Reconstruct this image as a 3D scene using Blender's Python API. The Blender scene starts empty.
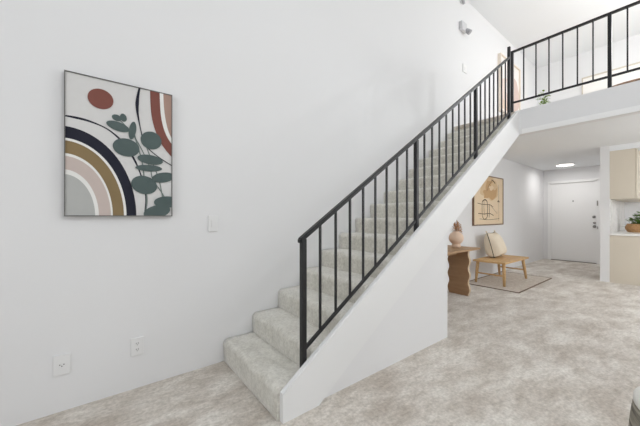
import bpy, bmesh, math, random
from mathutils import Vector, Matrix
random.seed(7)
PI = math.pi
SC = bpy.context.scene
COL = SC.collection

# ------------------------------------------------------------------ materials
def mat(name, rgb, rough=.6, metal=0, spec=.5, bump=0, bscale=200, vary=0, vscale=6, emit=None):
    m = bpy.data.materials.new(name); m.use_nodes = True
    nt = m.node_tree; b = nt.nodes['Principled BSDF']
    c = [((v/255)/12.92 if v/255 <= .04045 else ((v/255+.055)/1.055)**2.4) for v in rgb]+[1]
    b.inputs['Base Color'].default_value = c
    b.inputs['Roughness'].default_value = rough
    b.inputs['Metallic'].default_value = metal
    b.inputs['Specular IOR Level'].default_value = spec
    tc = nt.nodes.new('ShaderNodeTexCoord')
    if bump:
        n = nt.nodes.new('ShaderNodeTexNoise'); n.inputs['Scale'].default_value = bscale; n.inputs['Detail'].default_value = 3
        nt.links.new(tc.outputs['Object'], n.inputs['Vector'])
        bp = nt.nodes.new('ShaderNodeBump'); bp.inputs['Strength'].default_value = bump; bp.inputs['Distance'].default_value = .004
        nt.links.new(n.outputs['Fac'], bp.inputs['Height']); nt.links.new(bp.outputs['Normal'], b.inputs['Normal'])
    if vary:
        n = nt.nodes.new('ShaderNodeTexNoise'); n.inputs['Scale'].default_value = vscale; n.inputs['Detail'].default_value = 4
        nt.links.new(tc.outputs['Object'], n.inputs['Vector'])
        mx = nt.nodes.new('ShaderNodeMix'); mx.data_type = 'RGBA'
        mx.inputs[6].default_value = [v*(1-vary) for v in c[:3]]+[1]
        mx.inputs[7].default_value = [min(1, v*(1+vary)) for v in c[:3]]+[1]
        nt.links.new(n.outputs['Fac'], mx.inputs[0]); nt.links.new(mx.outputs[2], b.inputs['Base Color'])
    if emit:
        b.inputs['Emission Color'].default_value = (1, .97, .93, 1); b.inputs['Emission Strength'].default_value = emit
    return m

def lin(rgb): return [((v/255)/12.92 if v/255 <= .04045 else ((v/255+.055)/1.055)**2.4) for v in rgb]+[1]

def carpet(name, dark, mid, light, patch=1.6, stretch=(1, 2.2, 1), bump=.9, sheen=.25, mott=1):
    """cut-pile carpet: broad brushed-pile patches, finer mottling and tuft speckle"""
    m = bpy.data.materials.new(name); m.use_nodes = True
    nt = m.node_tree; L = nt.links; b = nt.nodes['Principled BSDF']
    b.inputs['Roughness'].default_value = .95; b.inputs['Specular IOR Level'].default_value = .1
    b.inputs['Sheen Weight'].default_value = sheen; b.inputs['Sheen Roughness'].default_value = .6
    tc = nt.nodes.new('ShaderNodeTexCoord'); mp = nt.nodes.new('ShaderNodeMapping')
    mp.inputs['Scale'].default_value = stretch; mp.inputs['Rotation'].default_value = (0, 0, .35)
    L.new(tc.outputs['Object'], mp.inputs['Vector'])
    n1 = nt.nodes.new('ShaderNodeTexNoise'); n1.inputs['Scale'].default_value = patch; n1.inputs['Detail'].default_value = 5
    n1.inputs['Roughness'].default_value = .62; n1.inputs['Distortion'].default_value = .25
    L.new(mp.outputs['Vector'], n1.inputs['Vector'])
    r1 = nt.nodes.new('ShaderNodeValToRGB'); e = r1.color_ramp.elements
    e[0].position = .34; e[0].color = lin(dark); e[1].position = .66; e[1].color = lin(light)
    k = e.new(.5); k.color = lin(mid)
    L.new(n1.outputs['Fac'], r1.inputs['Fac'])
    n2 = nt.nodes.new('ShaderNodeTexNoise'); n2.inputs['Scale'].default_value = 55; n2.inputs['Detail'].default_value = 4
    L.new(tc.outputs['Object'], n2.inputs['Vector'])
    r2 = nt.nodes.new('ShaderNodeValToRGB'); e = r2.color_ramp.elements
    e[0].position = .3; e[0].color = (.72, .71, .69, 1); e[1].position = .62; e[1].color = (1, 1, 1, 1)
    L.new(n2.outputs['Fac'], r2.inputs['Fac'])
    n4 = nt.nodes.new('ShaderNodeTexNoise'); n4.inputs['Scale'].default_value = patch*6; n4.inputs['Detail'].default_value = 6; n4.inputs['Roughness'].default_value = .75
    L.new(mp.outputs['Vector'], n4.inputs['Vector'])
    r4 = nt.nodes.new('ShaderNodeValToRGB'); e = r4.color_ramp.elements
    e[0].position = .36; e[0].color = (.76, .75, .73, 1); e[1].position = .6; e[1].color = (1, 1, 1, 1)
    L.new(n4.outputs['Fac'], r4.inputs['Fac'])
    m4 = nt.nodes.new('ShaderNodeMix'); m4.data_type = 'RGBA'; m4.blend_type = 'MULTIPLY'; m4.inputs[0].default_value = mott
    L.new(r1.outputs['Color'], m4.inputs[6]); L.new(r4.outputs['Color'], m4.inputs[7])
    mx = nt.nodes.new('ShaderNodeMix'); mx.data_type = 'RGBA'; mx.blend_type = 'MULTIPLY'; mx.inputs[0].default_value = .8
    L.new(m4.outputs[2], mx.inputs[6]); L.new(r2.outputs['Color'], mx.inputs[7])
    L.new(mx.outputs[2], b.inputs['Base Color'])
    n3 = nt.nodes.new('ShaderNodeTexNoise'); n3.inputs['Scale'].default_value = 160; n3.inputs['Detail'].default_value = 2
    L.new(tc.outputs['Object'], n3.inputs['Vector'])
    ad = nt.nodes.new('ShaderNodeMath'); ad.operation = 'MULTIPLY_ADD'; ad.inputs[1].default_value = 2.5
    L.new(n1.outputs['Fac'], ad.inputs[0]); L.new(n3.outputs['Fac'], ad.inputs[2])
    bp = nt.nodes.new('ShaderNodeBump'); bp.inputs['Strength'].default_value = bump; bp.inputs['Distance'].default_value = .008
    L.new(ad.outputs[0], bp.inputs['Height']); L.new(bp.outputs['Normal'], b.inputs['Normal'])
    return m

def wood(name, a, c, scale=(3, 30, 30), rough=.5):
    m = bpy.data.materials.new(name); m.use_nodes = True
    nt = m.node_tree; L = nt.links; b = nt.nodes['Principled BSDF']; b.inputs['Roughness'].default_value = rough
    tc = nt.nodes.new('ShaderNodeTexCoord'); mp = nt.nodes.new('ShaderNodeMapping'); mp.inputs['Scale'].default_value = scale
    L.new(tc.outputs['Object'], mp.inputs['Vector'])
    n = nt.nodes.new('ShaderNodeTexNoise'); n.inputs['Scale'].default_value = 1.5; n.inputs['Detail'].default_value = 6; n.inputs['Distortion'].default_value = .6
    L.new(mp.outputs['Vector'], n.inputs['Vector'])
    r = nt.nodes.new('ShaderNodeValToRGB'); e = r.color_ramp.elements
    e[0].position = .3; e[0].color = lin(a); e[1].position = .7; e[1].color = lin(c)
    L.new(n.outputs['Fac'], r.inputs['Fac']); L.new(r.outputs['Color'], b.inputs['Base Color'])
    return m

def marble(name):
    m = bpy.data.materials.new(name); m.use_nodes = True
    nt = m.node_tree; L = nt.links; b = nt.nodes['Principled BSDF']; b.inputs['Roughness'].default_value = .25
    tc = nt.nodes.new('ShaderNodeTexCoord')
    n = nt.nodes.new('ShaderNodeTexNoise'); n.inputs['Scale'].default_value = 2.2; n.inputs['Detail'].default_value = 8; n.inputs['Distortion'].default_value = 2.2
    L.new(tc.outputs['Object'], n.inputs['Vector'])
    r = nt.nodes.new('ShaderNodeValToRGB'); e = r.color_ramp.elements
    e[0].position = .46; e[0].color = lin((226, 224, 222)); e[1].position = .54; e[1].color = lin((228, 226, 224))
    k = e.new(.5); k.color = lin((208, 206, 204))
    L.new(n.outputs['Fac'], r.inputs['Fac'])
    L.new(r.outputs['Color'], b.inputs['Base Color'])
    return m

M_wall = mat('wall_paint', (229, 229, 230), .85, spec=.2, bump=.05, bscale=260)
M_ceil = mat('ceiling_paint', (234, 236, 238), .9, spec=.2, bump=.08, bscale=180)
M_trim = mat('white_enamel', (240, 240, 240), .45, spec=.4, bump=.02, bscale=90)
M_board = mat('stringer_paint', (231, 231, 231), .5, spec=.35, bump=.02, bscale=90)
M_door = mat('door_paint', (240, 240, 240), .5, spec=.4, bump=.02, bscale=60)
M_carpet = carpet('greige_carpet', (196, 185, 173), (220, 212, 203), (241, 236, 229), patch=2.6, stretch=(1, 1.9, 1), bump=.6)
M_stair = carpet('stair_carpet', (212, 208, 197), (224, 221, 211), (235, 232, 224), patch=3.2, stretch=(1, 1, 1), bump=.7, sheen=.6, mott=.55)
M_iron = mat('black_iron', (21, 21, 24), .42, spec=.5, bump=.05, bscale=60)
M_plate = mat('plate_plastic', (230, 230, 230), .35, spec=.5, vary=.01)
M_dark = mat('socket_dark', (60, 58, 56), .5, vary=.05)
M_chrome = mat('satin_nickel', (150, 148, 145), .35, metal=.9, vary=.04)
M_cab = mat('cabinet_taupe', (212, 203, 188), .5, spec=.4, vary=.015, vscale=3)
M_marble = marble('marble_tile')
M_quartz = mat('white_quartz', (240, 239, 236), .25, vary=.01, vscale=20)
M_wavy = wood('brown_leg_wood', (152, 118, 86), (168, 134, 100), (2, 2, 14))
M_top = wood('weathered_oak', (150, 116, 82), (186, 154, 118), (5, 26, 26))
M_edge = wood('pale_cut_edge', (196, 172, 140), (218, 198, 170), (8, 8, 8))
M_bench = wood('honey_oak', (188, 148, 98), (216, 180, 130), (6, 40, 40))
M_vase = mat('blush_clay', (238, 212, 190), .8, spec=.2, bump=.25, bscale=70, vary=.05, vscale=12)
M_dried = mat('dried_flower', (192, 142, 94), .9, vary=.25, vscale=60)
M_linen = mat('natural_linen', (230, 218, 198), .95, spec=.1, bump=.5, bscale=380, vary=.04, vscale=30)
M_pipe = mat('dark_piping', (74, 66, 56), .9, vary=.08)
M_rug = carpet('flat_rug', (196, 182, 166), (206, 194, 180), (216, 206, 194), patch=9, bump=.3)
M_rugedge = mat('rug_border', (112, 92, 76), .9, vary=.1, vscale=40)
M_wicker = None

# ------------------------------------------------------------------ mesh helpers
def new_bm(): return bmesh.new()

def add_box(bm, x0, x1, y0, y1, z0, z1, mi=0, bevel=0):
    v = [bm.verts.new((x, y, z)) for x in (x0, x1) for y in (y0, y1) for z in (z0, z1)]
    fs = [bm.faces.new([v[i] for i in q]) for q in ((0, 1, 3, 2), (4, 6, 7, 5), (0, 4, 5, 1), (2, 3, 7, 6), (0, 2, 6, 4), (1, 5, 7, 3))]
    for f in fs: f.material_index = mi
    if bevel:
        es = list({e for f in fs for e in f.edges})
        r = bmesh.ops.bevel(bm, geom=es, offset=bevel, segments=2, affect='EDGES', profile=.6)
        for f in r['faces']: f.material_index = mi
    return fs

def add_prism(bm, pts, axis, a, b, mi=0):
    """extrude polygon pts (2-tuples) between a and b along axis; plane order: y->(x,z), x->(y,z), z->(x,y)"""
    def P(p, t):
        return {'y': (p[0], t, p[1]), 'x': (t, p[0], p[1]), 'z': (p[0], p[1], t)}[axis]
    A = [bm.verts.new(P(p, a)) for p in pts]; B = [bm.verts.new(P(p, b)) for p in pts]
    fs = [bm.faces.new(A), bm.faces.new(B[::-1])]
    n = len(pts)
    for i in range(n):
        fs.append(bm.faces.new([A[i], B[i], B[(i+1) % n], A[(i+1) % n]]))
    for f in fs: f.material_index = mi
    return fs

def add_tube(bm, pts, r, seg=10, mi=0, cap=True, square=False):
    """tube along polyline; r float or list"""
    pts = [Vector(p) for p in pts]; n = len(pts)
    rs = r if isinstance(r, (list, tuple)) else [r]*n
    rings = []
    up = Vector((0, 0, 1))
    prev = None
    for i, p in enumerate(pts):
        t = ((pts[min(i+1, n-1)]-pts[max(i-1, 0)])).normalized()
        ref = prev if prev is not None else (up if abs(t.dot(up)) < .95 else Vector((1, 0, 0)))
        a = (ref - t*ref.dot(t)).normalized(); prev = a
        b = t.cross(a)
        sg = 4 if square else seg
        off = PI/4 if square else 0
        rings.append([bm.verts.new(p + (a*math.cos(2*PI*k/sg+off) + b*math.sin(2*PI*k/sg+off))*rs[i]*(1.4142 if square else 1)) for k in range(sg)])
    sg = len(rings[0])
    for i in range(n-1):
        for k in range(sg):
            f = bm.faces.new([rings[i][k], rings[i][(k+1) % sg], rings[i+1][(k+1) % sg], rings[i+1][k]]); f.material_index = mi
            f.smooth = not square
    if cap:
        f = bm.faces.new(rings[0][::-1]); f.material_index = mi
        f = bm.faces.new(rings[-1]); f.material_index = mi

def add_lathe(bm, prof, seg=40, c=(0, 0, 0), mi=0, rib=0, ribn=0):
    rings = []
    for (r, z) in prof:
        if r < 1e-6:
            rings.append([bm.verts.new((c[0], c[1], c[2]+z))])
        else:
            rings.append([bm.verts.new((c[0]+(r+(rib*math.cos(ribn*2*PI*k/seg) if rib else 0))*math.cos(2*PI*k/seg),
                                        c[1]+(r+(rib*math.cos(ribn*2*PI*k/seg) if rib else 0))*math.sin(2*PI*k/seg), c[2]+z)) for k in range(seg)])
    for i in range(len(rings)-1):
        A, B = rings[i], rings[i+1]
        for k in range(seg):
            k2 = (k+1) % seg
            if len(A) == 1 and len(B) == 1: continue
            if len(A) == 1: f = bm.faces.new([A[0], B[k2], B[k]])
            elif len(B) == 1: f = bm.faces.new([A[k], A[k2], B[0]])
            else: f = bm.faces.new([A[k], A[k2], B[k2], B[k]])
            f.smooth = True; f.material_index = mi

def obj(name, bm, ms, parent=None, origin=None, smooth=False):
    """link bm as ONE mesh object; world coordinates in, origin moved to `origin` (world)"""
    bmesh.ops.recalc_face_normals(bm, faces=bm.faces)
    if origin is None:
        xs = [v.co for v in bm.verts]
        lo = Vector([min(v[i] for v in xs) for i in range(3)]); hi = Vector([max(v[i] for v in xs) for i in range(3)])
        origin = Vector(((lo.x+hi.x)/2, (lo.y+hi.y)/2, lo.z))
    origin = Vector(origin)
    bmesh.ops.translate(bm, verts=bm.verts, vec=-origin)
    me = bpy.data.meshes.new(name); bm.to_mesh(me); bm.free()
    for m in (ms if isinstance(ms, (list, tuple)) else [ms]): me.materials.append(m)
    o = bpy.data.objects.new(name, me); COL.objects.link(o)
    if parent is not None:
        o.parent = parent
        base = WORLD[parent.name]
        o.location = origin - base
    else:
        o.location = origin
    WORLD[o.name] = origin
    if smooth:
        for p in me.polygons: p.use_smooth = True
    return o
WORLD = {}

def thing(name, label, cat, loc, group=None):
    o = bpy.data.objects.new(name, None); COL.objects.link(o); o.location = loc
    o.empty_display_size = .1
    WORLD[o.name] = Vector(loc)
    o['label'] = label; o['category'] = cat
    if group: o['group'] = group
    return o
def tag(o, label, cat, group=None):
    o['label'] = label; o['category'] = cat
    if group: o['group'] = group
    return o
def struct(name, bm, m, origin=(0, 0, 0)):
    o = obj(name, bm, m, origin=origin); o['kind'] = 'structure'; return o
def box(name, dims, m, parent=None, bevel=0):
    bm = new_bm(); add_box(bm, *dims, bevel=bevel); return obj(name, bm, m, parent)

# ------------------------------------------------------------------ key dimensions (metres)
YW = 2.269      # face of the long stair wall
YH = 2.42       # face of the hall wall
YS = 1.38       # open side of the staircase
XF = 4.40       # face of the loft edge
ZL = 2.55       # loft floor
ZC = 2.37       # hall ceiling
ZT = 4.72       # high ceiling
XD = 9.5        # entry door wall
XB = -3.4       # wall behind camera
YR = -4.2       # window wall right of camera
XLB = 8.4       # loft back wall
RUN, RISE, X1, Z1 = .243, .1595, .797, .174
def s_top(x): return .157 + .6665*(x-.8)
def s_low(x): return s_top(x) - .34

# ------------------------------------------------------------------ setting
bm = new_bm(); add_box(bm, XB-.1, XD+.12, YR-.1, YH+.1, -.1, 0); struct('floor', bm, M_carpet)

# long left wall: full height at the front, underside follows the stairs, upper band past the loft edge
bm = new_bm()
add_prism(bm, [(XB-.1, 0), (2.5, 0), (2.5, s_low(2.5)+.06), (XF, s_low(XF)+.06), (4.5, s_low(4.5)+.06), (4.5, ZC+.13), (XD, ZC+.13), (XD, ZT), (XB-.1, ZT)], 'y', YW, YW+.35)
struct('wall_left', bm, M_wall)
bm = new_bm(); add_box(bm, 2.5, XD, YH, YH+.2, 0, ZC); struct('wall_hall', bm, M_wall)
# entry wall with the door opening
DY0, DY1, DZ = 1.351, 2.288, 2.03
bm = new_bm()
add_box(bm, XD, XD+.12, YR, DY0, 0, ZC); add_box(bm, XD, XD+.12, DY1, YH+.1, 0, ZC); add_box(bm, XD, XD+.12, DY0, DY1, DZ, ZC)
struct('wall_entry', bm, M_wall)
bm = new_bm(); add_box(bm, 7.04, XD, .858, .978, 0, ZC); struct('wall_kitchen', bm, M_wall)
bm = new_bm(); add_box(bm, 8.85, 8.95, -2.2, .858, 0, ZC); struct('wall_kitchen_back', bm, M_wall)
bm = new_bm(); add_box(bm, 6.9, 9.0, -2.3, -2.2, 0, ZC); struct('wall_kitchen_side', bm, M_wall)
# kitchen soffit
bm = new_bm(); add_box(bm, 7.04, 8.85, -2.2, .858, 2.277, ZC); struct('ceiling_kitchen_soffit', bm, M_ceil)
# hall ceiling and loft floor
bm = new_bm(); add_box(bm, 4.5, XD+.1, YR, YH+.15, ZC, 2.50); struct('ceiling_hall', bm, M_ceil)
bm = new_bm(); add_box(bm, 4.42, XD+.1, YR, YW, 2.50, ZL); struct('floor_loft', bm, M_carpet)
# loft edge beam
bm = new_bm(); add_box(bm, XF, 4.5, YR, YS+.03, 2.226, ZL-.004); struct('wall_loft_edge', bm, M_wall)
bm = new_bm(); add_box(bm, XF-.012, XF, YR, YS-.03, 2.226, 2.288, bevel=.003); struct('trim_1', bm, M_trim)
# high ceiling
bm = new_bm()
SK = [(0.0, 1.6, -2.2, -1.0), (5.6, 6.8, -2.2, -1.0)]      # roof windows out of view, added for light from above
add_box(bm, XB-.1, XD+.1, YR-.1, -2.2, ZT, ZT+.1); add_box(bm, XB-.1, XD+.1, -1.0, YW+.3, ZT, ZT+.1)
add_box(bm, XB-.1, 0, -2.2, -1.0, ZT, ZT+.1); add_box(bm, 1.6, 5.6, -2.2, -1.0, ZT, ZT+.1); add_box(bm, 6.8, XD+.1, -2.2, -1.0, ZT, ZT+.1)
struct('ceiling', bm, M_ceil)
bm = new_bm(); add_box(bm, XLB, XLB+.1, YR, YW, ZL, ZT); struct('wall_loft_back', bm, M_wall)

# wall behind the camera, with one tall window; wall on the right with sliding door and loft window
def wall_with_holes(name, axis, c0, c1, u0, u1, z0, z1, holes, ztop=None):
    z1 = ztop or z1
    """holes: (u0,u1,z0,z1) rectangles; wall cut into boxes around them (holes sorted along u, no overlap)"""
    bm = new_bm()
    def B(a, b, c, d):
        if b-a < 1e-4 or d-c < 1e-4: return
        if axis == 'x': add_box(bm, c0, c1, a, b, c, d)
        else: add_box(bm, a, b, c0, c1, c, d)
    u = u0
    for (a, b, c, d) in sorted(holes):
        B(u, a, z0, z1); B(a, b, z0, c); B(a, b, d, z1); u = b
    B(u, u1, z0, z1)
    return struct(name, bm, M_wall)
wall_with_holes('wall_back', 'x', XB-.1, XB, YR-.1, YW+.1, 0, ZT, [(-2.6, 1.2, .5, 3.9)])
wall_with_holes('wall_right', 'y', YR-.1, YR, XB-.1, XD+.1, 0, ZT, [(-2.2, 2.4, .05, 2.4), (5.0, 6.6, .05, 2.15)], ZL)
wall_with_holes('wall_loft_right', 'y', YR-.1, YR, XB-.1, XD+.1, ZL, ZT, [(5.0, 7.6, 3.1, 4.5)])
M_glass = mat('window_glass', (235, 240, 242), .02, spec=.5, vary=.005)
M_glass.node_tree.nodes['Principled BSDF'].inputs['Transmission Weight'].default_value = 1
def window(n, axis, c, u0, u1, z0, z1, cols):
    w = .06
    def B(bm, a, b, cc, d, t):
        if axis == 'x': add_box(bm, c-t, c+t, a, b, cc, d)
        else: add_box(bm, a, b, c-t, c+t, cc, d)
    bm = new_bm()
    B(bm, u0, u1, z0, z0+w, .03); B(bm, u0, u1, z1-w, z1, .03)
    for i in range(cols+1):
        a = u0 + (u1-u0-w)*i/cols; B(bm, a, a+w, z0+w, z1-w, .03)
    f = obj(n, bm, M_trim); f['kind'] = 'structure'
    for i in range(cols):
        a = u0+(u1-u0-w)*i/cols+w; b = u0+(u1-u0-w)*(i+1)/cols
        bm = new_bm(); B(bm, a, b, z0+w, z1-w, .004); obj('pane', bm, M_glass, f)
window('window_1', 'x', XB-.05, -2.6, 1.2, .5, 3.9, 3)
window('window_2', 'y', YR-.05, -2.2, 2.4, .05, 2.4, 3)
window('window_4', 'y', YR-.05, 5.0, 6.6, .05, 2.15, 2)  # unseen opening under the loft, added to brighten the hall
window('window_3', 'y', YR-.05, 5.0, 7.6, 3.1, 4.5, 2)

for n, (a, b, c, d) in zip((5, 6), SK):  # frames and panes of the two added roof windows
    bm = new_bm()
    for q in ((a, b, c, c+.04), (a, b, d-.04, d), (a, a+.04, c+.04, d-.04), (b-.04, b, c+.04, d-.04)): add_box(bm, q[0], q[1], q[2], q[3], ZT+.02, ZT+.14)
    f = obj('window_%d' % n, bm, M_trim); f['kind'] = 'structure'
    bm = new_bm(); add_box(bm, a+.04, b-.04, c+.04, d-.04, ZT+.08, ZT+.09); obj('pane', bm, M_glass, f)

# wall closing the space under the stairs
bm = new_bm()
xa = .8 + (.34-.157)/.6665
add_prism(bm, [(xa+.03, 0), (2.632, 0), (2.632, s_low(2.632)+.03), (xa+.03, .03)], 'y', YS+.034, YS+.09)
struct('wall_understair', bm, M_wall)
# its return across to the stair wall
bm = new_bm(); add_box(bm, 2.54, 2.632, YS+.09, YW, 0, s_low(2.47)-.03); struct('wall_understair_return', bm, M_wall)

# ------------------------------------------------------------------ staircase
st = thing('staircase', 'carpeted staircase climbing along the white wall to the loft', 'stairs', (X1, 1.82, 0))
def step_bm(i):
    x = X1 + RUN*i; zt = Z1 + RISE*i; zb = 0 if i == 0 else Z1 + RISE*(i-1)
    xe = x + RUN + .03; nose = .006; r = .040
    pts = [(x, zb-.0 if i == 0 else zb-.03)]
    pts.append((x, zb+.012)); pts.append((x-nose*.6, zt-1.9*r))
    for k in range(9):          # rounded carpet nosing
        a = PI - (PI/2)*k/8
        pts.append((x-nose+r+r*math.cos(a), zt-r+r*math.sin(a)))
    pts += [(xe-.06, zt), (xe-.03, zt+.002), (xe, zt-.004), (xe, zt-.09 if i else 0)]
    bm = new_bm()
    fs = add_prism(bm, pts, 'y', YS+.036, YW-.001)
    for f in fs[2:]: f.smooth = True
    # subtle pillowy unevenness: subdivide across the width
    es = [e for e in bm.edges if abs(e.verts[0].co.y-e.verts[1].co.y) > .5]
    bmesh.ops.subdivide_edges(bm, edges=es, cuts=14, use_grid_fill=True)
    for v in bm.verts:
        if v.co.z > zb+.03:
            v.co.z += .0022*math.sin(v.co.y*17+i*2.1)*math.cos(v.co.x*23); v.co.x += .0028*math.sin(v.co.y*13+i*1.7)
    return bm
NST = 15
for i in range(NST): obj('step', step_bm(i), M_stair, st)
# landing nosing belongs to the loft floor edge
bm = new_bm()
pts = [(X1+RUN*NST, Z1+RISE*(NST-1)-.03), (X1+RUN*NST, ZL-.06)]
for k in range(7):
    a = PI-(PI/2)*k/6; pts.append((X1+RUN*NST-.006+.03+.03*math.cos(a), ZL+.003-.03+.03*math.sin(a)))
pts += [(4.52, ZL+.003), (4.52, ZL-.12)]
add_prism(bm, pts, 'y', YS+.036, YW-.001); obj('landing_step', bm, M_stair, st)
# stringer board and soffit
bm = new_bm()
add_prism(bm, [(.812, 0), (xa, 0), (XF, s_low(XF)), (XF, ZL), (4.36, s_top(4.36)+.0), (.812, s_top(.812))], 'y', YS, YS+.036)
bmesh.ops.bevel(bm, geom=[e for e in bm.edges if e.calc_length() > 1], offset=.006, segments=2, affect='EDGES')
obj('stringer', bm, M_board, st)
bm = new_bm()
add_prism(bm, [(1.12, s_low(1.12)+.02), (XF+.09, s_low(XF+.09)+.02), (XF+.09, s_low(XF+.09)+.05), (1.12, s_low(1.12)+.05)], 'y', YS+.04, YW)
obj('soffit', bm, M_wall, st)

# ------------------------------------------------------------------ stair railing
YR_ = 1.435
def h_z(x): return 1.018 + .676*(x-.98)
def b_z(x): return .350 + .667*(x-1.0)
def step_z(x):
    i = int((x-X1+.024)/RUN); return Z1 + RISE*min(i, NST-1)
rl = thing('stair_railing', 'black iron stair railing with thin upright balusters', 'railing', (.98, YR_, Z1))
bm = new_bm()
sx0, sx1 = .955, 4.20
add_prism(bm, [(sx0, h_z(sx0)-.016), (sx1, h_z(sx1)-.016), (sx1, h_z(sx1)+.014), (sx0, h_z(sx0)+.014)], 'y', YR_-.021, YR_+.021)
bmesh.ops.bevel(bm, geom=bm.edges[:], offset=.006, segments=2, affect='EDGES'); obj('handrail', bm, M_iron, rl)
bm = new_bm()
add_prism(bm, [(.98, b_z(.98)-.013), (4.20, b_z(4.20)-.013), (4.20, b_z(4.20)+.009), (.98, b_z(.98)+.009)], 'y', YR_-.009, YR_+.009)
obj('bottom_rail', bm, M_iron, rl)
posts = [.985, 2.155, 3.266, 4.207]
for i, x in enumerate(posts):
    zt = h_z(x)-.01 if i < 3 else 3.335
    box('post', (x-.016, x+.016, YR_-.016, YR_+.016, step_z(x)-.004, zt), M_iron, rl, bevel=.002)
for a, b, n in ((posts[0], posts[1], 8), (posts[1], posts[2], 8), (posts[2], posts[3], 7)):
    for k in range(1, n+1):
        x = a + (b-a)*k/(n+1)
        box('baluster', (x-.0065, x+.0065, YR_-.0065, YR_+.0065, b_z(x), h_z(x)-.012), M_iron, rl)

# loft railing
XR = 4.435
lr = thing('loft_railing', 'black iron guard railing along the edge of the upper loft', 'railing', (XR, 0, ZL))
y0 = 1.475; y1 = y0-.936*5
bm = new_bm(); add_box(bm, XR-.018, XR+.018, y1, y0+.014, 3.355, 3.378, bevel=.005); obj('handrail', bm, M_iron, lr)
box('bottom_rail', (XR-.009, XR+.009, y1, y0, 2.668, 2.690), M_iron, lr)
for p in range(6):
    y = y0-.936*p
    box('post', (XR-.016, XR+.016, y-.016, y+.016, ZL-.002, 3.36), M_iron, lr, bevel=.002)
    if p < 5:
        for k in range(1, 7):
            yy = y-.936*k/7
            box('baluster', (XR-.0065, XR+.0065, yy-.0065, yy+.0065, 2.68, 3.36), M_iron, lr)

# ------------------------------------------------------------------ large abstract canvas on the stair wall
def clip(poly, r):
    x0, x1, z0, z1 = r
    for ax, lim, sgn in ((0, x0, 1), (0, x1, -1), (1, z0, 1), (1, z1, -1)):
        out = []
        for i in range(len(poly)):
            a, b = poly[i-1], poly[i]
            ia, ib = (a[ax]-lim)*sgn >= 0, (b[ax]-lim)*sgn >= 0
            if ia != ib:
                t = (lim-a[ax])/(b[ax]-a[ax]); out.append((a[0]+t*(b[0]-a[0]), a[1]+t*(b[1]-a[1])))
            if ib: out.append(b)
        poly = out
        if not poly: return []
    return poly
def ell(cx, cz, rx, rz, rot=0, n=48, a0=0, a1=360):
    c, s = math.cos(math.radians(rot)), math.sin(math.radians(rot))
    P = []
    for k in range(n):
        a = math.radians(a0+(a1-a0)*k/(n if a1-a0 == 360 else n-1))
        x, z = rx*math.cos(a), rz*math.sin(a); P.append((cx+x*c-z*s, cz+x*s+z*c))
    return P
def spline(P, n=8):
    out = []
    for i in range(len(P)-1):
        p0, p1, p2, p3 = P[max(i-1, 0)], P[i], P[i+1], P[min(i+2, len(P)-1)]
        for k in range(n):
            t = k/n
            out.append(tuple(.5*((2*p1[j])+(-p0[j]+p2[j])*t+(2*p0[j]-5*p1[j]+4*p2[j]-p3[j])*t*t+(-p0[j]+3*p1[j]-3*p2[j]+p3[j])*t**3) for j in (0, 1)))
    return out+[P[-1]]
class Paint:
    """flat shapes layered in front of a wall-mounted sheet facing -Y"""
    def __init__(s, rect, y): s.r = rect; s.y = y; s.bm = new_bm(); s.L = 0
    def poly(s, pts, mi):
        s.L += 1
        p = clip(pts, s.r)
        if len(p) < 3: return
        f = s.bm.faces.new([s.bm.verts.new((a, s.y-.00022*s.L, b)) for a, b in p]); f.material_index = mi
        if f.normal.length == 0: f.normal_update()
    def line(s, pts, w, mi, n=8):
        s.L += 1
        P = spline(pts, n)
        for i in range(len(P)-1):
            (ax, az), (bx, bz) = P[i], P[i+1]
            wa = w(i/(len(P)-1))/2 if callable(w) else w/2
            wb = w((i+1)/(len(P)-1))/2 if callable(w) else w/2
            dx, dz = bx-ax, bz-az; l = math.hypot(dx, dz) or 1; nx, nz = -dz/l, dx/l
            q = clip([(ax+nx*wa, az+nz*wa), (bx+nx*wb, bz+nz*wb), (bx-nx*wb, bz-nz*wb), (ax-nx*wa, az-nz*wa)], s.r)
            if len(q) >= 3:
                f = s.bm.faces.new([s.bm.verts.new((a, s.y-.00022*s.L, b)) for a, b in q]); f.material_index = mi

PX0, PX1, PZ0, PZ1 = -.152, .419, 1.149, 2.003
cols = [('paper', (214, 213, 212)), ('terracotta', (130, 84, 76)), ('navy', (44, 45, 56)), ('ochre', (138, 119, 88)),
        ('pale_pink', (198, 184, 178)), ('soft_grey', (180, 181, 179)), ('leaf_green', (88, 101, 100)), ('clay_pink', (168, 140, 128)), ('white_line', (232, 231, 228)), ('stem_green', (110, 122, 118))]
PM = [mat('canvas_'+n, c, .85, spec=.15, vary=.03, vscale=25) for n, c in cols]
cv = thing('abstract_painting', 'large framed abstract print with arches and eucalyptus leaves on stair wall', 'painting', ((PX0+PX1)/2, YW, PZ0))
p = Paint((PX0+.004, PX1-.004, PZ0+.004, PZ1-.004), YW-.027)
p.poly([(PX0, PZ0), (PX1, PZ0), (PX1, PZ1), (PX0, PZ1)], 0)
ox, oz = PX0+.0, PZ0
def quart(rx, rz, mi): p.poly(ell(ox, oz, rx, rz, n=96), mi)
# thin dark arc far outside, then the concentric arches at the lower left
p.line([(-.16, 1.737), (-.113, 1.737), (-.034, 1.727), (.059, 1.691), (.143, 1.61), (.208, 1.488), (.248, 1.358), (.262, 1.258), (.251, 1.14)],
       lambda t: .008+.006*math.sin(t*9)**2, 2)
quart(.357, .529, 2); quart(.303, .460, 8); quart(.289, .445, 3); quart(.231, .370, 8); quart(.221, .354, 4); quart(.161, .275, 8); quart(.143, .247, 5)
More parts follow.
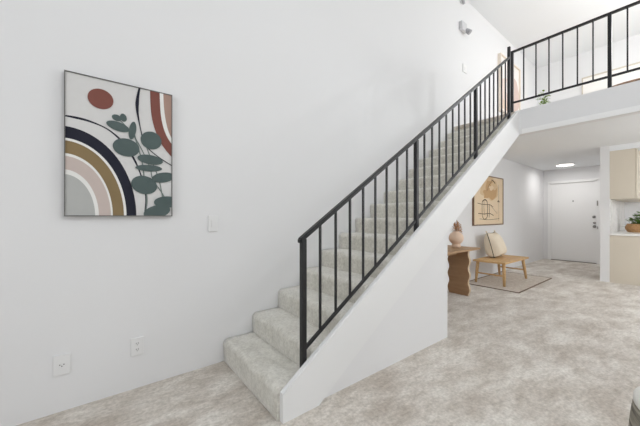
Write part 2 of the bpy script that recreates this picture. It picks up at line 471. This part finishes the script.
# arches at the upper right
cx, cz = .60, 2.06
def band(P1, mi): p.poly(spline(P1, 6)+[(.5, P1[-1][1]), (.5, 2.1)], mi)
band([(.283, 2.05), (.284, 1.98), (.289, 1.86), (.304, 1.77), (.331, 1.69), (.370, 1.62), (.425, 1.555)], 1)
band([(.340, 2.05), (.341, 1.98), (.347, 1.86), (.362, 1.77), (.388, 1.70), (.425, 1.645)], 8)
band([(.362, 2.05), (.363, 1.98), (.370, 1.87), (.385, 1.78), (.402, 1.725), (.425, 1.68)], 7)
p.line([(.226, 2.02), (.213, 1.94), (.209, 1.87), (.216, 1.80), (.232, 1.71), (.247, 1.64), (.289, 1.59), (.35, 1.545), (.425, 1.50)],
       lambda t: .006+.014*max(0, 1-abs(t-.2)*4.2), 2, n=10)
p.poly(ell(.018, 1.876, .064, .062), 1)
# eucalyptus stems and leaves
p.line([(.095, 1.775), (.14, 1.74), (.20, 1.66), (.25, 1.56), (.285, 1.47), (.30, 1.40), (.36, 1.30), (.385, 1.24)], .006, 9)
p.line([(.183, 1.74), (.20, 1.66), (.235, 1.52), (.25, 1.40), (.262, 1.31), (.262, 1.22), (.25, 1.14)], .007, 9)
p.line([(.26, 1.62), (.295, 1.52), (.33, 1.42), (.35, 1.33), (.36, 1.25), (.36, 1.16)], .006, 9)
for e in [(.099, 1.776, .026, .020, -15), (.134, 1.784, .018, .026, 10), (.106, 1.722, .062, .029, -14), (.183, 1.71, .020, .060, -8),
          (.150, 1.594, .072, .058, -6), (.290, 1.662, .062, .060, 10), (.285, 1.531, .075, .032, -5), (.277, 1.473, .078, .022, 2),
          (.362, 1.417, .070, .034, 14), (.250, 1.358, .075, .060, -14), (.385, 1.248, .080, .040, 4), (.325, 1.180, .082, .044, 16)]:
    p.poly(ell(*e), 6)
obj('canvas', p.bm, PM, cv, origin=((PX0+PX1)/2, YW-.027, PZ0))
box('backing', (PX0+.004, PX1-.004, YW-.026, YW-.002, PZ0+.004, PZ1-.004), PM[0], cv)
M_frame = mat('pewter_frame', (110, 108, 106), .4, metal=.6, vary=.03)
bm = new_bm()
for d in ((PX0, PX1, PZ0, PZ0+.005), (PX0, PX1, PZ1-.005, PZ1), (PX0, PX0+.005, PZ0+.005, PZ1-.005), (PX1-.005, PX1, PZ0+.005, PZ1-.005)):
    add_box(bm, d[0], d[1], YW-.034, YW-.001, d[2], d[3])
obj('frame', bm, M_frame, cv)

# ------------------------------------------------------------------ wall plates
def plate(name, label, cat, x, z, w, h, kind, group=None, y=YW):
    t = thing(name, label, cat, (x, y, z-h/2), group)
    box('cover_plate', (x-w/2, x+w/2, y-.010, y, z-h/2, z+h/2), M_plate, t, bevel=.0025)
    if kind == 'switch':
        box('rocker', (x-.012, x+.012, y-.0135, y-.009, z-.028, z+.028), M_plate, t, bevel=.001)
    elif kind == 'duplex':
        for s in (-1, 1):
            bm = new_bm(); add_prism(bm, ell(x, z+s*.020, .0165, .014, n=24), 'y', y-.012, y-.009); r = obj('receptacle', bm, M_plate, t)
            bm = new_bm()
            for dx in (-.006, .006): add_box(bm, x+dx-.0014, x+dx+.0014, y-.0128, y-.0115, z+s*.020-.001, z+s*.020+.008)
            add_prism(bm, ell(x, z+s*.020-.007, .0025, .0025, n=10), 'y', y-.0128, y-.0115)
            obj('slots', bm, M_dark, r)
    else:
        bm = new_bm(); add_prism(bm, ell(x, z, .020, .0155, n=24), 'y', y-.012, y-.009); r = obj('receptacle', bm, M_plate, t)
        bm = new_bm()
        for k in (-1, 0, 1): add_prism(bm, ell(x+k*.009, z+(.003 if k else -.006), .0026, .0032, n=10), 'y', y-.0128, y-.0115)
        obj('slots', bm, M_dark, r)
    return t
plate('light_switch', 'white light switch on wall right of the abstract print', 'light switch', .708, 1.092, .072, .125, 'switch')
plate('wall_outlet', 'white duplex outlet low on the wall, nearer the stairs', 'outlet', .212, .280, .073, .118, 'duplex')
plate('wall_outlet', 'white single-socket outlet low on the wall, farther left', 'outlet', -.163, .276, .078, .118, 'single')

# fittings high on the wall above the stairs
fx = thing('wall_spotlight', 'small grey wall light fixture high above the stairs', 'wall light', (4.73, YW, 4.13))
M_grey = mat('fixture_grey', (206, 206, 208), .5, vary=.03)
M_grey2 = mat('fixture_dark_grey', (168, 168, 172), .5, vary=.03)
box('base', (4.58, 4.75, YW-.05, YW, 4.13, 4.27), M_grey, fx, bevel=.01)
bm = new_bm(); add_tube(bm, [(4.72, YW-.045, 4.17), (4.74, YW-.07, 4.14), (4.75, YW-.095, 4.11)], [.025, .036, .04], 20); obj('lamp_head', bm, M_grey2, fx)
fx = thing('wall_bracket', 'narrow grey bracket near the ceiling above the wall light', 'bracket', (4.70, YW, 4.58))
box('mount', (4.60, 4.65, YW-.02, YW, 4.58, 4.68), M_grey, fx, bevel=.004)
bm = new_bm(); add_tube(bm, [(4.625, YW-.02, 4.66), (4.64, YW-.035, 4.61), (4.66, YW-.04, 4.56)], [.018, .018, .02], 14); obj('arm', bm, M_grey2, fx)
plate('light_switch', 'pale wide switch plate on the wall above the upper stairs', 'light switch', 4.76, 3.565, .13, .13, 'switch')

# ------------------------------------------------------------------ entry door
d = thing('entry_door', 'plain white entry door at the end of the hall', 'door', (XD, (DY0+DY1)/2, 0))
d['kind'] = 'structure'; del d['label']; del d['category']; d.name = 'door_1'; WORLD['door_1'] = WORLD['entry_door']
box('slab', (XD+.03, XD+.075, DY0+.03, DY1-.03, .012, DZ-.03), M_door, d, bevel=.002)
bm = new_bm()
for q in ((DY0, DY0+.028), (DY1-.028, DY1)): add_box(bm, XD-.012, XD+.118, q[0], q[1], 0, DZ)
add_box(bm, XD-.012, XD+.118, DY0, DY1, DZ-.028, DZ)
add_box(bm, XD-.012, XD+.004, DY0-.035, DY0, 0, DZ+.035); add_box(bm, XD-.012, XD+.004, DY1, DY1+.035, 0, DZ+.035)
add_box(bm, XD-.012, XD+.004, DY0, DY1, DZ, DZ+.035)
obj('frame', bm, M_trim, d)
bm = new_bm(); add_box(bm, XD+.0, XD+.1, DY0+.028, DY1-.028, 0, .011); obj('threshold', bm, mat('threshold_bronze', (96, 84, 74), .5, vary=.05), d)
def knob(name, y, z, r, depth):
    bm = new_bm()
    prof = [(0, depth), (r*.7, depth), (r, depth-.006), (r, .008), (r*1.25, .004), (r*1.25, 0)]
    add_lathe(bm, prof, 24)
    bmesh.ops.rotate(bm, verts=bm.verts, cent=(0, 0, 0), matrix=Matrix.Rotation(-PI/2, 3, 'Y'))
    bmesh.ops.translate(bm, verts=bm.verts, vec=(XD+.031, y, z)); obj(name, bm, M_chrome, d)
knob('deadbolt', 1.43, 1.13, .026, .03); knob('lock_cylinder', 1.42, .985, .022, .03); knob('door_knob', 1.42, .895, .027, .055)
bm = new_bm(); add_box(bm, XD+.024, XD+.031, 1.808, 1.826, 1.512, 1.548, bevel=.002); obj('peephole', bm, M_dark, d)
box('latch_plate', (XD-.022, XD-.011, DY0+.0, DY0+.022, 1.40, 1.52), M_chrome, d, bevel=.002)
box('strike_plate', (XD-.016, XD-.011, DY0+.0, DY0+.018, .84, .90), M_chrome, d, bevel=.002)

# hall ceiling light
cl = thing('ceiling_light', 'flat round ceiling light glowing near the entry door', 'light', (8.695, 1.803, ZC-.03))
bm = new_bm(); add_lathe(bm, [(.0, 0), (.168, 0), (.175, -.012), (.172, -.022), (.160, -.022), (.160, -.018)], 48, (8.695, 1.803, ZC)); obj('rim', bm, M_trim, cl)
bm = new_bm(); add_lathe(bm, [(.159, -.016), (.155, -.028), (.10, -.032), (0, -.033)], 48, (8.695, 1.803, ZC)); obj('diffuser', bm, mat('lit_diffuser', (255, 250, 244), .5, emit=4, vary=.001), cl)

# ------------------------------------------------------------------ kitchen
cb = thing('base_cabinet', 'beige base cabinet under the white kitchen counter', 'cabinet', (7.9, .54, 0))
box('body', (7.045, 8.849, .27, .857, .0, .815), M_cab, cb)
for k in range(3):
    a = 7.06+.597*k
    dd = box('door', (a, a+.585, .248, .269, .10, .80), M_cab, cb, bevel=.003)
    bm = new_bm(); add_tube(bm, [(a+.54, .230, .6), (a+.54, .230, .74)], .005, 10); obj('handle', bm, M_chrome, dd)
tag(box('kitchen_counter', (7.03, 8.849, .22, .857, .818, .85), M_quartz, bevel=.003), 'white stone countertop on the beige base cabinet', 'countertop')
uc = thing('wall_cabinet', 'beige upper cabinet hung above the white counter', 'cabinet', (7.9, .70, 1.446))
box('body', (7.045, 8.849, .553, .857, 1.446, 2.276), M_cab, uc)
for k in range(3):
    a = 7.055+.599*k
    dd = box('door', (a, a+.59, .530, .551, 1.452, 2.27), M_cab, uc, bevel=.006)
    bm = new_bm()
    for q in ((a+.05, a+.54, 1.50, 1.51), (a+.05, a+.54, 2.21, 2.22), (a+.05, a+.06, 1.51, 2.21), (a+.53, a+.54, 1.51, 2.21)):
        add_box(bm, q[0], q[1], .526, .531, q[2], q[3])
    obj('panel_molding', bm, M_cab, dd)
bm = new_bm(); add_box(bm, 7.06, 8.849, .845, .8575, .851, 1.445)
tag(obj('backsplash', bm, M_marble), 'pale marble backsplash panel between counter and upper cabinet', 'backsplash')

# leafy plant in a low basket on the counter
def leaf_bm(bm, base, tip, w, mi=0, fold=.25, droop=.0, seg=5):
    base, tip = Vector(base), Vector(tip)
    ax = tip-base; l = ax.length; t = ax.normalized()
    up = Vector((0, 0, 1)); s = t.cross(up)
    if s.length < .05: s = Vector((1, 0, 0))
    s.normalize(); nrm = s.cross(t)
    rows = []
    for i in range(seg+1):
        u = i/seg; ww = w*math.sin(PI*min(1, max(0.02, u*.96+.02)))**.8*.5
        c = base+ax*u - Vector((0, 0, droop*u*u*l))
        rows.append((bm.verts.new(c-s*ww+nrm*ww*fold), bm.verts.new(c), bm.verts.new(c+s*ww+nrm*ww*fold)))
    for a, b in zip(rows, rows[1:]):
        for k in (0, 1):
            f = bm.faces.new([a[k], a[k+1], b[k+1], b[k]]); f.material_index = mi; f.smooth = True
M_leaf = mat('leaf_green', (92, 124, 56), .55, vary=.35, vscale=18)
M_leaf2 = mat('fresh_leaf', (128, 156, 74), .55, vary=.3, vscale=25)
M_soil = mat('soil', (60, 46, 36), .95, vary=.3, vscale=60)
def wicker():
    m = wood('wicker', (150, 108, 70), (204, 164, 118), (30, 30, 90), .8); return m
M_wicker = wicker()
bx, by, bz = 7.95, .575, .85
pp = thing('basket_planter', 'low woven basket of green leaves on the kitchen counter', 'plant', (bx, by, bz))
bm = new_bm()
prof = [(0, 0), (.14, 0)]
for k in range(22):
    u = k/21; r = .128+.055*math.sin(PI*(u*.74+.12)); prof.append((r+.004*(k % 2), .005+.150*u))
prof += [(.165, .157), (.158, .13), (0, .115)]
add_lathe(bm, prof, 60, (bx, by, bz)); obj('basket', bm, M_wicker, pp)
bm = new_bm(); add_lathe(bm, [(0, .125), (.157, .12), (.157, .11), (0, .11)], 30, (bx, by, bz)); obj('soil', bm, M_soil, pp)
bm = new_bm(); R = random.Random(3)
for k in range(190):
    a = R.uniform(0, 2*PI); q = R.uniform(0, .15); el = R.uniform(.25, 1.35); l = R.uniform(.05, .1)
    hh = R.uniform(.13, .38)*(1-.5*q/.15)
    b0 = Vector((bx+q*math.cos(a)*1.1, by+q*math.sin(a)*1.1, bz+hh))
    leaf_bm(bm, b0, b0+Vector((math.cos(a)*math.cos(el), math.sin(a)*math.cos(el), math.sin(el)*.8))*l, R.uniform(.035, .055), droop=.3)
obj('foliage', bm, M_leaf, pp)
bm = new_bm()
for k in range(26):
    a = R.uniform(0, 2*PI); q = R.uniform(.02, .13)
    add_tube(bm, [(bx+q*.6*math.cos(a), by+q*.6*math.sin(a), bz+.12), (bx+q*math.cos(a), by+q*math.sin(a), bz+.24)], .002, 6)
obj('stems', bm, M_leaf, pp)

# ------------------------------------------------------------------ wavy-leg console table
ZTBL = .69
ct = thing('console_table', 'wooden console table with wavy brown slab legs', 'table', (3.8, 2.12, 0))
bm = new_bm(); add_box(bm, 3.16, 4.42, 1.875, 2.40, ZTBL-.028, ZTBL, bevel=.006); obj('tabletop', bm, M_top, ct)
def wavy_leg(x):
    n = 60; L = []; Rr = []
    for k in range(n+1):
        z = (ZTBL-.029)*k/n
        w = .012*math.cos(2*PI*(z/.205)+.4)
        L.append((1.945+w, z)); Rr.append((2.245-w, z))
    bm = new_bm()
    fs = add_prism(bm, L+Rr[::-1], 'x', x, x+.045, 0)
    for f in fs[2:]: f.material_index = 1
    return obj('leg', bm, [M_wavy, M_edge], ct)
wavy_leg(4.205); wavy_leg(3.30)
box('stretcher', (3.345, 4.205, 2.12, 2.16, .58, .655), M_top, ct)

vx, vy = 4.215, 2.13
v = thing('round_vase', 'round blush clay vase of dried flowers on console table', 'vase', (vx, vy, ZTBL))
bm = new_bm()
prof = [(0, 0), (.056, 0), (.062, .006), (.060, .03)]
for k in range(1, 18):
    a = -PI/2*.74+(PI*.80)*k/17
    prof.append((.098*math.cos(a)+.002, .135+.098*math.sin(a)))
prof += [(.042, .233), (.040, .237), (.034, .233), (.033, .21), (0, .20)]
add_lathe(bm, prof, 40, (vx, vy, ZTBL)); obj('body', bm, M_vase, v)
bm = new_bm(); R = random.Random(5)
for k in range(44):
    a = R.uniform(0, 2*PI); q = R.uniform(.0, .075); h = R.uniform(.03, .17)
    top = Vector((vx+q*1.1*math.cos(a)+.02, vy+q*math.sin(a), ZTBL+.225+h))
    add_tube(bm, [(vx+.01*math.cos(a), vy+.01*math.sin(a), ZTBL+.20), tuple((top+Vector((vx, vy, ZTBL+.2)))/2+Vector((.004, 0, .01))), tuple(top)], .0012, 5)
    for j in range(7):
        b0 = top-Vector((0, 0, j*.011)); a2 = R.uniform(0, 2*PI)
        leaf_bm(bm, b0, b0+Vector((math.cos(a2)*.018, math.sin(a2)*.018, .014)), .010, seg=3)
obj('dried_flowers', bm, M_dried, v)

# ------------------------------------------------------------------ bench with cushion, on a rug
rg = thing('area_rug', 'thin beige rug with a dark border under the bench', 'rug', (5.77, 1.97, 0))
box('pile', (4.972, 6.60, 1.572, 2.36, .0005, .010), M_rug, rg, bevel=.002)
bm = new_bm()
add_box(bm, 4.955, 6.62, 1.557, 1.571, .0005, .012); add_box(bm, 4.958, 4.971, 1.571, 2.38, .0005, .012)
add_box(bm, 6.601, 6.62, 1.571, 2.38, .0005, .012); add_box(bm, 4.971, 6.601, 2.361, 2.38, .0005, .012)
obj('border', bm, M_rugedge, rg)

bn = thing('wooden_bench', 'light oak bench with splayed legs against the hall wall', 'bench', (5.68, 2.06, .012))
ZB = .405
bm = new_bm(); add_box(bm, 5.12, 6.22, 1.80, 1.865, ZB-.03, ZB, bevel=.006); add_box(bm, 5.12, 6.22, 2.235, 2.30, ZB-.03, ZB, bevel=.006)
add_box(bm, 5.12, 5.19, 1.865, 2.235, ZB-.03, ZB, bevel=.005); add_box(bm, 6.15, 6.22, 1.865, 2.235, ZB-.03, ZB, bevel=.005)
obj('seat_frame', bm, M_bench, bn)
bm = new_bm()
for k in range(9): 
    yy = 1.868+.0408*k; add_box(bm, 5.19, 6.15, yy, yy+.036, ZB-.024, ZB-.003, bevel=.002)
obj('seat_slats', bm, M_bench, bn)
legs = {}
for ix, (tx, bx_) in enumerate(((5.205, 5.185), (6.07, 6.19))):
    for iy, (ty, by_) in enumerate(((1.850, 1.835), (2.25, 2.275))):
        a, b = Vector((tx, ty, ZB-.028)), Vector((bx_, by_, .0125))
        bm = new_bm(); add_tube(bm, [a, a.lerp(b, .5), b], [.026, .024, .018], 14); obj('leg', bm, M_bench, bn)
        legs[ix, iy] = (a, b)
for ix in (0, 1):
    bm = new_bm(); add_tube(bm, [legs[ix, 0][0].lerp(legs[ix, 0][1], .55), legs[ix, 1][0].lerp(legs[ix, 1][1], .55)], .013, 12); obj('stretcher', bm, M_bench, bn)

def cushion(name, label, c, size, thick, yaw, lean, parent=None):
    """square pillow, local X width, local Z height, thickness along local Y"""
    n = 26
    def surf(side):
        g = []
        for i in range(n+1):
            row = []
            for j in range(n+1):
                u, w = 2*i/n-1, 2*j/n-1
                pin = 1-.07*(1-abs(u)**2)*abs(w)**6-.0
                pin2 = 1-.07*(1-abs(w)**2)*abs(u)**6
                t = (max(0, 1-u**4)*max(0, 1-w**4))**.55
                x = u*size/2*pin2; z = w*size/2*pin
                z += -.006*t; y = side*thick/2*t*(1-.25*w) + .004*math.sin(7*u+3*w)*t
                row.append((x, y, z))
            g.append(row)
        return g
    bm = new_bm()
    for side in (-1, 1):
        g = surf(side); V = [[bm.verts.new(p) for p in r] for r in g]
        for i in range(n):
            for j in range(n):
                f = bm.faces.new([V[i][j], V[i+1][j], V[i+1][j+1], V[i][j+1]]); f.smooth = True
    bmesh.ops.remove_doubles(bm, verts=bm.verts, dist=.0005)
    T = Matrix.Translation(Vector(c)) @ Matrix.Rotation(yaw, 4, 'Z') @ Matrix.Rotation(lean, 4, 'X') @ Matrix.Translation((0, 0, size/2))
    bm.transform(T)
    t = thing(name, label, 'cushion', c)
    obj('cover', bm, M_linen, t)
    pts = []
    for e in range(4):
        for k in range(13):
            u = -1+2*k/13
            q = 1-.07*(1-abs(u)**2)
            pts.append([(u*size/2, -size/2*q), (size/2*q, u*size/2), (-u*size/2, size/2*q), (-size/2*q, -u*size/2)][e])
    pts.append(pts[0])
    bm = new_bm(); add_tube(bm, [T @ Vector((a, 0, b)) for a, b in pts], .0055, 8); obj('piping', bm, M_pipe, t)
    for sx in (-1, 1):
        bm = new_bm(); add_tube(bm, [T @ Vector((sx*size*.49, 0, size*.49)), T @ Vector((sx*size*.51, 0, size*.53)), T @ Vector((sx*size*.515, .004, size*.57))], [.008, .013, .009], 8)
        obj('tassel', bm, M_linen, t)
    return t
cushion('linen_cushion', 'cream linen cushion with dark piping leaning on the bench', (5.735, 2.13, ZB+.012), .45, .27, math.radians(5), math.radians(-15))

# ------------------------------------------------------------------ hall art
HX0, HX1, HZ0, HZ1 = 5.36, 6.70, .975, 1.93
YA = YH
ha = thing('framed_drawing', 'framed beige abstract ink drawing above the bench', 'painting', ((HX0+HX1)/2, YA, HZ0))
HM = [mat('art_'+n, c, .9, spec=.1, vary=.04, vscale=8) for n, c in (('paper', (228, 208, 180)), ('tan', (200, 164, 124)), ('ink', (70, 56, 48)), ('warm', (216, 190, 154)), ('blush', (226, 204, 174)))]
p = Paint((HX0+.018, HX1-.018, HZ0+.018, HZ1-.018), YA-.024)
p.poly([(HX0, HZ0), (HX1, HZ0), (HX1, HZ1), (HX0, HZ1)], 0)
R = random.Random(9)
def blob(cx, cz, rx, rz, mi, wob=.15, rot=0):
    P = ell(cx, cz, rx, rz, rot, 40); ph = R.uniform(0, 6)
    P = [(cx+(x-cx)*(1+wob*math.sin(3*k*2*PI/40+ph)+wob*.5*math.sin(7*k*2*PI/40)), cz+(z-cz)*(1+wob*math.sin(2*k*2*PI/40+ph)+wob*.4*math.cos(5*k*2*PI/40))) for k, (x, z) in enumerate(P)]
    p.poly(P, mi)
blob(6.03, 1.70, .40, .24, 3); blob(6.10, 1.66, .26, .20, 1); blob(5.92, 1.58, .16, .10, 1, .2); blob(6.26, 1.76, .13, .08, 3, .2); blob(6.12, 1.70, .10, .05, 4, .2)
blob(5.75, 1.20, .2, .1, 4); blob(6.4, 1.15, .18, .1, 4)
for L, w in (([(5.72, 1.42), (5.78, 1.45), (5.86, 1.46), (5.93, 1.42), (5.95, 1.30), (5.94, 1.15)], .022), ([(5.72, 1.42), (5.71, 1.3), (5.73, 1.15), (5.80, 1.09), (5.90, 1.11), (5.96, 1.17)], .016),
             ([(5.80, 1.44), (5.79, 1.3), (5.81, 1.17)], .012), ([(6.02, 1.37), (6.03, 1.25), (6.02, 1.12)], .018), ([(5.52, 1.39), (5.75, 1.37), (6.05, 1.37), (6.2, 1.33)], .010),
             ([(5.55, 1.20), (5.8, 1.19), (6.05, 1.20), (6.22, 1.16)], .012), ([(6.46, 1.78), (6.47, 1.55), (6.46, 1.42)], .008), ([(6.41, 1.44), (6.47, 1.46), (6.51, 1.43)], .020),
             ([(6.46, 1.42), (6.47, 1.2), (6.46, 1.06)], .006), ([(5.6, 1.10), (6.0, 1.08), (6.5, 1.10)], .007), ([(6.04, 1.38), (6.2, 1.30), (6.4, 1.2)], .006),
             ([(6.12, 1.86), (6.22, 1.84), (6.30, 1.80)], .02), ([(5.9, 1.62), (6.0, 1.74), (6.14, 1.84)], .008)):
    p.line(L, w, 2)
obj('drawing', p.bm, HM, ha, origin=((HX0+HX1)/2, YA-.024, HZ0))
box('backing', (HX0+.014, HX1-.014, YA-.023, YA-.002, HZ0+.014, HZ1-.014), HM[0], ha)
bm = new_bm()
for q in ((HX0, HX1, HZ0, HZ0+.018), (HX0, HX1, HZ1-.018, HZ1), (HX0, HX0+.018, HZ0+.018, HZ1-.018), (HX1-.018, HX1, HZ0+.018, HZ1-.018)):
    add_box(bm, q[0], q[1], YA-.035, YA-.001, q[2], q[3])
obj('frame', bm, wood('walnut_frame', (110, 84, 62), (140, 110, 84), (5, 5, 5)), ha)

# ------------------------------------------------------------------ loft furnishings
LX0, LX1, LZ0, LZ1 = 6.08, 7.12, 3.18, 4.27
la = thing('loft_artwork', 'wood-framed print of blush shapes on the loft wall', 'painting', ((LX0+LX1)/2, YW, LZ0))
LM = [mat('loft_art_'+n, c, .9, spec=.1, vary=.03, vscale=8) for n, c in (('paper', (238, 234, 230)), ('blush', (230, 212, 204)), ('mauve', (214, 194, 186)), ('sand', (226, 206, 190)))]
p = Paint((LX0+.02, LX1-.02, LZ0+.02, LZ1-.02), YW-.030)
p.poly([(LX0, LZ0), (LX1, LZ0), (LX1, LZ1), (LX0, LZ1)], 0)
blob(6.48, 3.62, .36, .28, 1, .05); blob(6.86, 3.66, .26, .34, 2, .05); blob(6.62, 3.72, .22, .20, 0, .04); blob(6.35, 3.34, .24, .10, 3, .05)
obj('print', p.bm, LM, la, origin=((LX0+LX1)/2, YW-.03, LZ0))
box('backing', (LX0+.015, LX1-.015, YW-.029, YW-.002, LZ0+.015, LZ1-.015), LM[0], la)
bm = new_bm()
for q in ((LX0, LX1, LZ0, LZ0+.02), (LX0, LX1, LZ1-.02, LZ1), (LX0, LX0+.02, LZ0+.02, LZ1-.02), (LX1-.02, LX1, LZ0+.02, LZ1-.02)):
    add_box(bm, q[0], q[1], YW-.06, YW-.001, q[2], q[3])
obj('frame', bm, wood('pale_wood_frame', (226, 214, 200), (236, 226, 214), (5, 5, 5)), la)

# potted plant at the loft edge
px, py = 4.86, 1.235
tp = thing('potted_plant', 'small leafy green plant in white pot at loft edge', 'plant', (px, py, ZL))
bm = new_bm(); add_lathe(bm, [(0, 0), (.038, 0), (.044, .01), (.054, .085), (.050, .087), (.046, .07), (0, .068)], 28, (px, py, ZL)); obj('pot', bm, M_plate, tp)
bm = new_bm(); R = random.Random(11)
for k in range(85):
    a = R.uniform(0, 2*PI); q = R.uniform(.0, .06); hh = .10+R.uniform(0, .24)*(1-q*7)
    b0 = Vector((px+q*math.cos(a), py+q*math.sin(a), ZL+hh)); el = R.uniform(-.2, .9); l = R.uniform(.03, .055)
    leaf_bm(bm, b0, b0+Vector((math.cos(a)*math.cos(el), math.sin(a)*math.cos(el), math.sin(el)))*l, R.uniform(.018, .030), droop=.3)
obj('foliage', bm, M_leaf2, tp)
bm = new_bm()
for k in range(12):
    a = 2*PI*k/12; q = .03+.05*(k % 3)/2
    add_tube(bm, [(px, py, ZL+.06), (px+q*.4*math.cos(a), py+q*.4*math.sin(a), ZL+.12), (px+q*math.cos(a), py+q*math.sin(a), ZL+.16)], .0018, 6)
obj('stems', bm, M_leaf2, tp)

# round wooden coffee table in the loft
rx_, ry_ = 6.19, .45
rt = thing('round_coffee_table', 'round wooden table whose rim shows above loft edge', 'table', (rx_, ry_, ZL))
bm = new_bm(); add_lathe(bm, [(0, .39), (.50, .39), (.52, .40), (.52, .425), (.51, .432), (0, .432)], 64, (rx_, ry_, ZL)); obj('tabletop', bm, wood('mid_walnut', (128, 100, 80), (160, 130, 106), (10, 10, 10)), rt)
for k in range(4):
    a = PI/4+PI/2*k
    bm = new_bm(); add_tube(bm, [(rx_+.36*math.cos(a), ry_+.36*math.sin(a), ZL+.39), (rx_+.42*math.cos(a), ry_+.42*math.sin(a), ZL+.001)], [.025, .018], 14); obj('leg', bm, M_top, rt)

# large pale-framed panel on the loft's far wall
wx = XLB
wp = thing('wall_picture', 'large white panel in thin pale frame on far loft wall', 'picture', (wx, .60, ZL+.25))
box('panel', (wx-.02, wx-.001, .02, 1.43, 2.82, 4.14), mat('panel_white', (240, 238, 234), .8, vary=.01), wp)
bm = new_bm()
for q in ((0, 1.45, 2.80, 2.82), (0, 1.45, 4.14, 4.165), (0, .02, 2.82, 4.14), (1.43, 1.45, 2.82, 4.14)): add_box(bm, wx-.035, wx-.001, q[0], q[1], q[2], q[3])
obj('frame', bm, mat('pale_frame', (206, 198, 184), .6, vary=.02), wp)

# ------------------------------------------------------------------ drum stool at the lower right
cx, cy = 1.712, -.136
ds = thing('drum_stool', 'round drum stool with pale top and dark ribbed side', 'stool', (cx, cy, 0))
M_rope = wood('rope_side', (84, 80, 72), (166, 160, 146), (3, 3, 60), .8)
bm = new_bm(); prof = [(0, 0), (.225, 0), (.232, .01)]
for k in range(57):
    u = k/56; r = .236+.050*math.sin(PI*(.12+.60*u))+(.004 if k % 2 else 0)-.0
    prof.append((r, .012+.40*u))
prof += [(.270, .418), (0, .418)]
add_lathe(bm, prof, 64, (cx, cy, 0)); obj('side', bm, M_rope, ds)
bm = new_bm(); add_lathe(bm, [(0, .419), (.266, .419), (.277, .428), (.277, .440), (.268, .450), (.2, .455), (0, .456)], 64, (cx, cy, 0))
obj('top', bm, mat('speckled_top', (216, 214, 208), .8, bump=.5, bscale=60, vary=.08, vscale=50), ds)

# ------------------------------------------------------------------ light: window daylight, the hall lamp and added unseen fills
P = [65, 10, 6, 5, 24, 6, 16, 8, 79, 126, 82, 3]
WS = .3
def area(name, loc, rot, sx, sy, power, col=(1, 1, 1)):
    l = bpy.data.lights.new(name, 'AREA'); l.shape = 'RECTANGLE'; l.size = sx; l.size_y = sy; l.energy = power; l.color = col
    o = bpy.data.objects.new(name, l); COL.objects.link(o); o.location = loc; o.rotation_euler = rot; return o
area('window_daylight', (XB+.02, -.7, 2.2), (0, -PI/2, 0), 3.3, 3.6, P[0], (.95, .98, 1))
area('patio_daylight', (.1, YR+.02, 1.22), (PI/2, 0, 0), 4.4, 2.2, P[1], (.98, .99, 1))
area('loft_daylight', (6.3, YR+.02, 3.8), (PI/2, 0, 0), 2.5, 1.35, P[2], (.96, .985, 1))
area('kitchen_daylight', (8.0, -2.15, 1.6), (PI/2, 0, 0), 1.2, .9, P[3], (.96, .985, 1))
area('added_window_fill', (5.8, YR+.02, 1.1), (PI/2, 0, 0), 1.5, 2.0, P[4], (.96, .985, 1))  # fill for the hall, set at the added window under the loft
area('skylight_fill', (.8, -1.6, ZT+.01), (0, 0, 0), 1.5, 1.1, P[5], (.95, .98, 1))  # added top light for floor and treads, under the invented roof window
area('loft_skylight_fill', (6.2, -1.6, ZT+.01), (0, 0, 0), 1.1, 1.1, P[6], (.95, .98, 1))  # added top light over the loft, under its invented roof window
area('hall_lamp', (8.695, 1.803, ZC-.045), (0, 0, 0), .28, .28, P[7], (1, .985, .96))
def fill_point(name, loc, r, power):  # bare point light used as unseen fill, no fixture modelled
    l = bpy.data.lights.new(name, 'POINT'); l.shadow_soft_size = r; l.energy = power; l.color = (.965, .99, 1)
    o = bpy.data.objects.new(name, l); COL.objects.link(o); o.location = loc
fill_point('room_fill_light', (1.5, -1.5, 3.4), .25, P[8])  # added high fill for treads, floor and stair wall; no pendant here
fill_point('loft_fill_light', (6.0, -.5, 3.75), .2, P[9])  # added fill to brighten loft walls and ceiling, out of view
fill_point('dining_fill_light', (5.6, -1.4, 1.85), .15, P[10])  # added fill lifting hall, its ceiling and the cabinet ends
fill_point('kitchen_fill_light', (8.0, -1.5, 2.0), .12, P[11])  # weak added fill inside the kitchen, out of view

w = bpy.data.worlds.new('sky'); SC.world = w; w.use_nodes = True
w.node_tree.nodes['Background'].inputs['Color'].default_value = (.86, .92, 1, 1); w.node_tree.nodes['Background'].inputs['Strength'].default_value = WS

# ------------------------------------------------------------------ camera
cam = bpy.data.cameras.new('camera'); co = bpy.data.objects.new('camera', cam); COL.objects.link(co); SC.camera = co
cam.sensor_width = 36; cam.lens = 287.2/640*36; cam.clip_start = .02
cam.shift_y = (216.1-213)/640
co.location = (0, 0, 1.15); co.rotation_euler = (PI/2, 0, math.radians(52.18)-PI/2)

vs = SC.view_settings; vs.view_transform = 'Standard'; vs.look = 'None'; vs.gamma = 1; vs.exposure = -.08; vs.use_curve_mapping = False
SC.cycles.max_bounces = 12; SC.cycles.diffuse_bounces = 8
